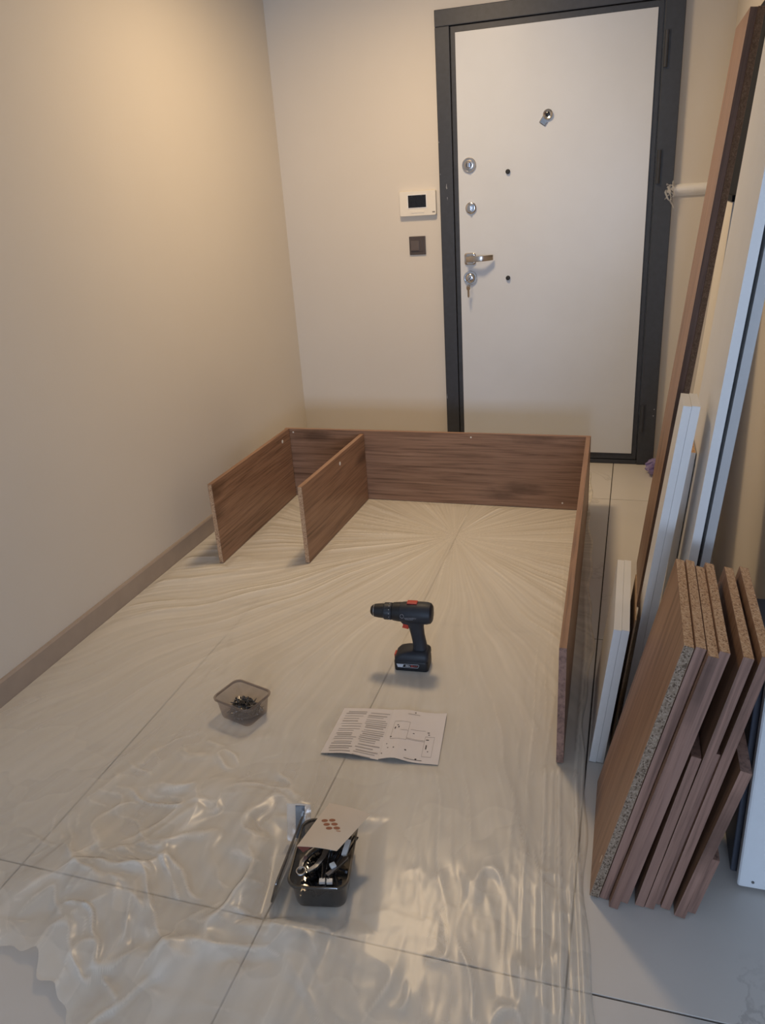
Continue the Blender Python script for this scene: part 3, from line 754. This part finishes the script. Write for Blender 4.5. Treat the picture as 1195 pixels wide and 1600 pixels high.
mot = b.build('motor_housing', 'navy_plastic', dl, smooth=True)
b = MB(); b.prism([(0.012, ZA-0.012), (0.050, ZA-0.012), (0.056, ZA-0.040), (0.030, ZA-0.034)], -0.017, 0.017, 'Y'); b.build('trigger_guard', 'navy_plastic', dl, 0.004, smooth=True)
b = MB(); b.lathe([(0.024, -0.004), (0.0285, 0.000), (0.030, 0.012), (0.031, 0.024)], 'X', 32, c=(0, 0, ZA)); b.build('gear_collar', 'black_plastic', dl, smooth=True)
b = MB(); b.lathe([(0.024, -0.030), (0.027, -0.027), (0.0275, -0.006), (0.026, -0.003)], 'X', 32, c=(0, 0, ZA)); cl_ = b.build('clutch_ring', 'navy_plastic', dl, smooth=True)
for k in range(14):
    a = 2*math.pi*k/14; o = MB().lathe([(0.0012, 0), (0.0009, 0.0006)], 'Z', 8).build('torque_mark', 'print_white', cl_)
    o.matrix_basis = Matrix.Translation((-0.010, 0.0272*math.sin(a), ZA+0.0272*math.cos(a))) @ Matrix.Rotation(-a, 4, 'X')
b = MB(); b.lathe([(0.0235, -0.030), (0.0225, -0.045), (0.0205, -0.060), (0.0195, -0.0605)], 'X', 28, c=(0, 0, ZA)); ch = b.build('chuck', 'black_plastic', dl, smooth=True)
b = MB(); b.lathe([(0.0200, -0.0602), (0.0200, -0.0615)], 'X', 28, c=(0, 0, ZA)); b.build('chuck_ring', 'chrome', ch, smooth=True)
b = MB(); b.lathe([(0.0192, -0.0614), (0.017, -0.067), (0.012, -0.072), (0.005, -0.0725)], 'X', 28, c=(0, 0, ZA)); b.build('chuck_nose', 'black_oxide', ch, smooth=True)
b = MB(); b.box((0.046, -0.010, ZA+0.0335), (0.078, 0.010, ZA+0.0385)); b.build('speed_switch', 'red_plastic', dl, 0.002)
# script logo on the housing side: ring and flowing strokes
segs = [[(0.034+0.0055*math.cos(a), 0, 0.003+0.0065*math.sin(a)) for a in [2*math.pi*k/16 for k in range(17)]]]
wv = []
for k in range(34): wv.append((0.042+0.0011*k, 0, -0.0035+0.0022*math.sin(k*1.35)+0.00005*k))
segs.append(wv); segs.append([(0.043, 0, -0.0075), (0.055, 0, -0.0085), (0.068, 0, -0.0075)])
for sg in segs:
    for i, (x, y, z) in enumerate(sg): sg[i] = (x, -math.sqrt(max(0.0, 0.0347**2-z*z)) - 0.0002, z)
glyphs('script_logo', mot, 'print_grey', segs, Matrix.Translation((0, 0, ZA+0.001)), 0.0006)

# plastic tubs
def tub(name, label, loc, rz, bw, bl, rw, rl, h, cr, mat, rim_mat, th=0.0016):
    r = empty(name, TRS(loc, rz)); tag(r, label, 'plastic tub')
    b = MB()
    def S(w, l, c, z): return [(x, y, z) for x, y, _ in rrect(w, l, c, 7)]
    b.loops([S(bw-0.012, bl-0.012, cr*0.8, 0.0), S(bw-0.003, bl-0.003, cr*0.95, 0.0015), S(bw, bl, cr, 0.006), S(rw-0.006, rl-0.006, cr*1.2, h-0.004), S(rw-0.005, rl-0.005, cr*1.2, h)], True, False)
    b.build('bowl', mat, r, smooth=True)
    b = MB(); n = 32
    b.loops([S(rw-0.006, rl-0.006, cr*1.2, h-0.0060), S(rw+0.003, rl+0.003, cr*1.25, h-0.0055), S(rw+0.004, rl+0.004, cr*1.25, h-0.001), S(rw+0.002, rl+0.002, cr*1.25, h+0.0008), S(rw-0.005, rl-0.005, cr*1.2, h+0.0004), S(rw-0.006, rl-0.006, cr*1.2, h-0.006)], False, False)
    b.build('rim', rim_mat, r, smooth=True)
    return r
SB = (0.772, 1.690, ZF); SBR = math.radians(-16)
tub('screw_tub', 'smoky clear square tub holding a heap of screws', SB, SBR, 0.115, 0.095, 0.142, 0.112, 0.068, 0.018, 'smoky_plastic', 'smoky_plastic')
# screws heaped inside: one object each
q = MB(); q.lathe([(0.0002, -0.019), (0.0015, -0.016), (0.0018, 0.009)], 'X', 7); q.lathe([(0.0018, 0.009), (0.0040, 0.0125), (0.0038, 0.0135)], 'X', 8)
sm = q.build('_tmp', 'zinc_screw'); smesh = sm.data; smesh.name = 'screw'; bpy.data.objects.remove(sm)
Mb = TRS(SB, SBR)
ri = random.Random(5)
for k in range(200):
    rad = math.sqrt(ri.random()); a = ri.uniform(0, 6.283)
    x, y = 0.046*rad*math.cos(a), 0.004+0.034*rad*math.sin(a)
    z = 0.0060 + 0.033*(1-rad**4)*ri.uniform(0.2, 1.0) + 0.003*ri.random()
    if abs(x) > 0.034: yaw = ri.uniform(1.2, 1.9)
    else: yaw = ri.uniform(0, 6.283)
    o = bpy.data.objects.new('screw', smesh); link_obj(o)
    tilt = ri.uniform(-0.35, 0.35) if z > 0.012 else ri.uniform(-0.08, 0.08)
    if k % 17 == 0: tilt = ri.choice((-0.9, 0.9)); z += 0.006
    z = max(z, 0.005+0.019*abs(math.sin(tilt)))
    o.matrix_world = Mb @ TRS((x, y, z), yaw, 0, tilt)
    tag(o, 'small dark screw in the heap inside the smoky tub', 'screw', 'screws in the smoky tub')

# instruction leaflet, opened flat with a raised fold
lf = empty('instruction_leaflet', Matrix.Translation((1.215, 1.69, ZF)))
tag(lf, 'open white instruction leaflet with text columns and a furniture drawing', 'leaflet')
LC = [(-0.156, -0.118), (0.007, -0.110), (-0.012, 0.108), (-0.158, 0.086)]     # left page: near-left, near-fold, far-fold, far-left
RC_ = [(0.007, -0.110), (0.168, -0.094), (0.145, 0.120), (-0.012, 0.108)]
def page(name, C, lift, mi):
    N = 14
    def P(u, w):
        x = (1-u)*(1-w)*C[0][0]+u*(1-w)*C[1][0]+u*w*C[2][0]+(1-u)*w*C[3][0]
        y = (1-u)*(1-w)*C[0][1]+u*(1-w)*C[1][1]+u*w*C[2][1]+(1-u)*w*C[3][1]
        z = 0.0012 + lift(u, w); return Vector((x, y, z))
    b = MB()
    for dz in (0.0, 0.0003):
        pass
    top = [[P(i/N, j/N)+Vector((0, 0, 0.0003)) for i in range(N+1)] for j in range(N+1)]
    bot = [[P(i/N, j/N) for i in range(N+1)] for j in range(N+1)]
    b1 = b.verts([p for r in top for p in r]); b2 = b.verts([p for r in bot for p in r])
    for j in range(N):
        for i in range(N):
            q = (j*(N+1)+i, j*(N+1)+i+1, (j+1)*(N+1)+i+1, (j+1)*(N+1)+i)
            b.faces((q,), b1); b.faces((tuple(reversed(q)),), b2)
    o = b.build(name, 'paper', lf, smooth=True); return o, P
pl_, PL = page('left_page', LC, lambda u, w: 0.010*math.exp(-((u-0.45)/0.3)**2)*(1-w)*0.8 + 0.004*math.exp(-((1-u)/0.06)**2)*0+0.004*u*(1-u)*2, 0)
pr_, PR = page('right_page', RC_, lambda u, w: 0.012*math.exp(-((u-0.25)/0.22)**2)*(0.4+0.6*(1-w)) + 0.004*max(0, u-0.8)*w*5, 0)
def strip(b, P, u0, w0, u1, w1, th):
    n = 6; A = []; B = []
    for k in range(n+1):
        s_ = k/n; u, w = u0+(u1-u0)*s_, w0+(w1-w0)*s_
        du, dw = (u1-u0), (w1-w0); L = math.hypot(du, dw); nu_, nw = -dw/L*th/2, du/L*th/2
        up = Vector((0, 0, 0.0008))
        A.append(P(u+nu_, w+nw)+up); B.append(P(u-nu_, w-nw)+up)
    b.loops([A, B], False, False, closed=False)
b = MB(); rr_ = random.Random(3)
for c0, c1 in ((0.10, 0.50), (0.55, 0.96)):
    w = 0.95
    while w > 0.06:
        w -= rr_.choice((0.040, 0.040, 0.058))
        thick = rr_.choice((0.010, 0.013, 0.020))
        ind = rr_.choice((0, 0, 0.03)); 
        strip(b, PL, c0+ind, w, c1-rr_.choice((0, 0, 0.04, 0.10)), w, thick)
b.build('printed_text', 'ink', pl_)
b = MB()
for r0 in ((0.10, 0.38, 0.38, 0.74), (0.38, 0.40, 0.70, 0.42), (0.70, 0.12, 0.86, 0.50)):
    u0, w0, u1, w1 = r0
    strip(b, PR, u0, w0, u1, w0, 0.006); strip(b, PR, u0, w1, u1, w1, 0.006); 
    strip(b, PR, u0, w0, u0, w1, 0.005); strip(b, PR, u1, w0, u1, w1, 0.005)
strip(b, PR, 0.24, 0.56, 0.38, 0.57, 0.006); strip(b, PR, 0.42, 0.60, 0.68, 0.61, 0.006); strip(b, PR, 0.30, 0.915, 0.52, 0.915, 0.010)
b.build('drawing_lines', 'ink', pr_)
b = MB()
for u, w, du, th in ((0.42, 0.955, 0.02, 0.02), (0.16, 0.66, 0.03, 0.016), (0.13, 0.60, 0.02, 0.04), (0.19, 0.62, 0.02, 0.03), (0.09, 0.42, 0.03, 0.016), (0.47, 0.53, 0.03, 0.012), (0.72, 0.58, 0.04, 0.014), (0.74, 0.54, 0.03, 0.014), (0.72, 0.44, 0.05, 0.016), (0.735, 0.30, 0.02, 0.08), (0.78, 0.22, 0.015, 0.02), (0.06, 0.28, 0.02, 0.014), (0.10, 0.20, 0.02, 0.014), (0.20, 0.20, 0.02, 0.018), (0.40, 0.19, 0.03, 0.02), (0.42, 0.045, 0.30, 0.008), (0.60, 0.06, 0.03, 0.025), (0.02, 0.10, 0.02, 0.014)):
    strip(b, PR, u, w, u+du, w, th)
b.build('drawing_notes', 'dark_ink', pr_)

# dark tub of tools with its lid, a printed card and a small zip bag
TB = (1.2215, 1.190, ZF); TBR = math.radians(11)
tub('tool_tub', 'dark smoky tub full of hand tools, nearest the viewer', TB, TBR, 0.112, 0.172, 0.130, 0.192, 0.070, 0.022, 'smoky_dark_plastic', 'smoky_dark_plastic')
Mt = TRS(TB, TBR)
# lid leaning along the left side
b = MB(); b.loops([[(x, y, z) for x, y, _ in rrect(0.076-i_, 0.190-i_, 0.014, 6)] for z, i_ in ((0, 0.002), (0.001, 0), (0.004, 0), (0.005, 0.003), (0.0052, 0.008), (0.002, 0.010))])
o = b.build('tub_lid', 'smoky_dark_plastic', None, smooth=True)
A_, B_ = Vector((1.156, 1.090, 0.078)), Vector((1.144, 1.262, 0.088)); Yv = (B_-A_).normalized()
Xv = Vector((0.30, 0.0, 0.95)); Xv = (Xv - Yv*Xv.dot(Yv)).normalized(); Zv = Xv.cross(Yv)
ml_ = Matrix((Xv, Yv, Zv)).transposed().to_4x4(); ml_.translation = (A_+B_)/2 - Xv*0.038; o.matrix_world = ml_
tag(o, 'smoky tub lid leaning along the left side of the tool tub', 'lid')
# pliers: two handles, jaws
pz = empty('pliers', Mt @ TRS((-0.010, 0.004, 0.067), math.radians(-20), math.radians(4), 0))
tag(pz, 'grey slip-joint pliers lying on top in the tool tub', 'pliers')
def bar(pts, ws, th):
    b = MB(); rings = []
    pts = [Vector(p) for p in pts]
    for i, p in enumerate(pts):
        d = (pts[min(i+1, len(pts)-1)]-pts[max(i-1, 0)]).normalized(); nrm = Vector((-d.y, d.x, 0)).normalized(); w = ws[i]
        rings.append([p-nrm*w-Vector((0, 0, th)), p+nrm*w-Vector((0, 0, th)), p+nrm*w+Vector((0, 0, th)), p-nrm*w+Vector((0, 0, th))])
    b.loops(rings); return b
bar([(0.030, 0.036, 0), (0.012, 0.030, 0), (-0.006, 0.012, 0), (-0.018, -0.012, 0), (-0.022, -0.040, 0), (-0.016, -0.060, 0)], [0.004, 0.008, 0.007, 0.0055, 0.0055, 0.004], 0.0035).build('handle', 'steel', pz, 0.001, smooth=True)
bar([(0.018, 0.046, 0.001), (0.014, 0.030, 0.001), (0.012, 0.010, 0.001), (0.016, -0.012, 0.001), (0.012, -0.040, 0.001), (0.002, -0.058, 0.001)], [0.004, 0.009, 0.007, 0.0055, 0.0055, 0.004], 0.0032).build('handle', 'steel', pz, 0.001, smooth=True)
b = MB(); b.lathe([(0.0085, -0.005), (0.0085, 0.005), (0.006, 0.0062)], 'Z', 20, c=(0.014, 0.034, 0)); b.build('pivot', 'dark_chrome', pz, smooth=True)
b = MB(); b.tube([(0.010*math.cos(a)-0.012, 0.010*math.sin(a)-0.062, 0.002) for a in [2*math.pi*k/18 for k in range(19)]], 0.0024, 7); o = b.build('end_ring', 'steel', pz, smooth=True)
# tubs of socket heads, keys and bits
def thing_mesh(b, name, mat, M, label, cat, group=None, bevel=0, smooth=True):
    o = b.build(name, mat, None, bevel, smooth=smooth); o.matrix_world = M; tag(o, label, cat, group); return o
b = MB(); b.lathe([(0.014, 0), (0.0145, 0.002), (0.0145, 0.010), (0.013, 0.012), (0.010, 0.012), (0.0095, 0.004)], 'Z', 24)
thing_mesh(b, 'socket_head', 'steel', Mt @ TRS((0.010, 0.026, 0.056), 0, math.radians(14)), 'round steel socket head beside the pliers in the tool tub', 'socket')
for k in range(7):
    x = 0.004+0.0052*k
    b = MB(); b.tube([(0, 0.048, 0), (0, -0.040, 0), (0.001, -0.044, 0.002), (0.002, -0.046, 0.010)], 0.0017, 7)
    thing_mesh(b, 'hex_key', 'steel' if k % 2 == 0 else 'black_oxide', Mt @ TRS((x-0.006, -0.016, 0.050+0.002*(k % 2)), math.radians(6-3*k), 0.03), 'slim hex key in the bundle in the middle of the tool tub', 'hex key', 'hex keys in the tool tub')
for k in range(5):
    b = MB(); b.tube([(0, 0.055, 0), (0, -0.035, 0)], [0.0022, 0.0026], 8)
    thing_mesh(b, 'screwdriver_shaft', 'black_oxide', Mt @ TRS((0.022+0.006*k, 0.008, 0.052+0.003*(k % 2)), math.radians(-14-2*k), 0.05), 'black steel rod on the right of the tool tub', 'rod', 'black rods in the tool tub')
for (x, y, z, w, l, a, lab) in ((0.046, 0.022, 0.060, 0.012, 0.040, -8, 'long white block against the right wall of the tool tub'),
        (0.024, -0.030, 0.062, 0.012, 0.012, 35, 'small square white block in the middle of the tool tub'),
        (0.006, -0.066, 0.055, 0.013, 0.010, 4, 'left one of two small white blocks at the front of the tool tub'),
        (0.022, -0.066, 0.055, 0.013, 0.010, 4, 'right one of two small white blocks at the front of the tool tub')):
    b = MB(); b.box((-w/2, -l/2, -0.004), (w/2, l/2, 0.004))
    thing_mesh(b, 'plastic_block', 'white_plastic', Mt @ TRS((x, y, z), math.radians(a), 0.12), lab, 'block', None, 0.0012)
b = MB(); b.prism([(-0.005, -0.028), (0.005, -0.028), (0.007, 0.030), (0.002, 0.036), (-0.004, 0.030)], -0.003, 0.003, 'Z')
thing_mesh(b, 'cutter_blade', 'dark_chrome', Mt @ TRS((0.031, -0.030, 0.058), math.radians(-38), 0.08), 'dull metal blade lying across the right front of the tool tub', 'blade', None, 0.001)
# fill of small dark fittings below the tools
ri = random.Random(9)
q = MB(); q.lathe([(0.0025, -0.016), (0.0025, 0.012)], 'X', 8); q.lathe([(0.0055, 0.012), (0.0055, 0.017)], 'X', 6)
sm = q.build('_tmp', 'black_oxide'); bolt = sm.data; bolt.name = 'bolt'; bpy.data.objects.remove(sm)
for k in range(70):
    o = bpy.data.objects.new('bolt', bolt); link_obj(o)
    z = ri.uniform(0.008, 0.047); f_ = 0.9+0.1*z/0.06
    o.matrix_world = Mt @ TRS((ri.uniform(-0.036, 0.036)*f_, ri.uniform(-0.066, 0.066)*f_, z), ri.uniform(0, 6.28), 0, ri.uniform(-0.3, 0.3))
    tag(o, 'small black bolt heaped under the tools in the dark tub', 'bolt', 'bolts in the tool tub')
# printed card
K = [Vector(p) for p in ((1.166, 1.172, 0.094), (1.258, 1.178, 0.096), (1.302, 1.287, 0.108), (1.196, 1.300, 0.106))]
cd = empty('printed_card', Matrix.Translation((1.23, 1.23, 0.1)))
tag(cd, 'cream card with seven brown dots lying on the tool tub', 'card')
ci = Matrix.Translation((-1.23, -1.23, -0.1))
def cp(u, w, dz=0.0): return ci @ ((1-u)*(1-w)*K[0]+u*(1-w)*K[1]+u*w*K[2]+(1-u)*w*K[3] + Vector((0, 0, dz+0.004*math.sin(math.pi*u)*0.8)))
b = MB(); N = 10
rows = []
for j in range(N+1): rows.append([cp(i/N, j/N, 0.0004) for i in range(N+1)] + [cp(i/N, j/N, -0.0002) for i in range(N, -1, -1)])
b.loops(rows, True, True); b.build('card_sheet', 'card_cream', cd)
b = MB(); A_, B_, C_ = cp(0, 0, -0.0003), cp(0.38, 0, -0.0003), cp(0.12, 0.02, -0.020)
b.loops([[A_, B_, C_], [A_+Vector((0, 0.0006, 0)), B_+Vector((0, 0.0006, 0)), C_+Vector((0, 0.0006, 0))]]); b.build('folded_flap', 'card_red', cd)
for u, w, m_ in ((0.20, 0.60, 'dot_brown'), (0.36, 0.635, 'dot_brown'), (0.31, 0.525, 'dot_brown'), (0.475, 0.56, 'dot_brown'), (0.43, 0.452, 'dot_brown'), (0.59, 0.487, 'dot_brown'), (0.675, 0.43, 'dot_pale')):
    ring = []
    for k in range(18):
        a = 2*math.pi*k/18; ring.append((math.cos(a), math.sin(a)))
    rr = 0.072 if m_ == 'dot_brown' else 0.055
    ry = 0.066 if m_ == 'dot_brown' else 0.034
    b = MB(); b.loops([[cp(u+rr*(0.95*c_-0.42*s_), w+ry*(0.42*c_+0.8*s_)*0.55+0.0*u, dz_) for c_, s_ in ring] for dz_ in (0.0005, 0.0008)])
    b.build('printed_dot', m_, cd)
# zip bag with a grey insert behind the lid
zb = empty('zip_bag', TRS((1.125, 1.262, 0.006), math.radians(10), math.radians(-22), 0))
tag(zb, 'small clear zip bag with a grey strip inside, behind the tool tub', 'plastic bag')
b = MB(); rings = []
for j in range(9):
    z = 0.002+0.090*j/8; t_ = 0.005*math.sin(math.pi*min(1, j/8+0.05))+0.0006
    rings.append([(x, s_*t_*(1-(abs(x)/0.03)**2*0.9)+0.002*math.sin(j*1.7+x*130), z) for s_, xs in ((-1, (-0.029, -0.015, 0, 0.015, 0.029)), (1, (0.029, 0.015, 0, -0.015, -0.029))) for x in xs])
b.loops(rings); b.build('bag_film', 'zip_bag_film', zb, smooth=True)
box_obj('grey_insert', (-0.008, -0.0015, 0.010), (0.014, 0.0015, 0.088), 'grey_strip', zb)
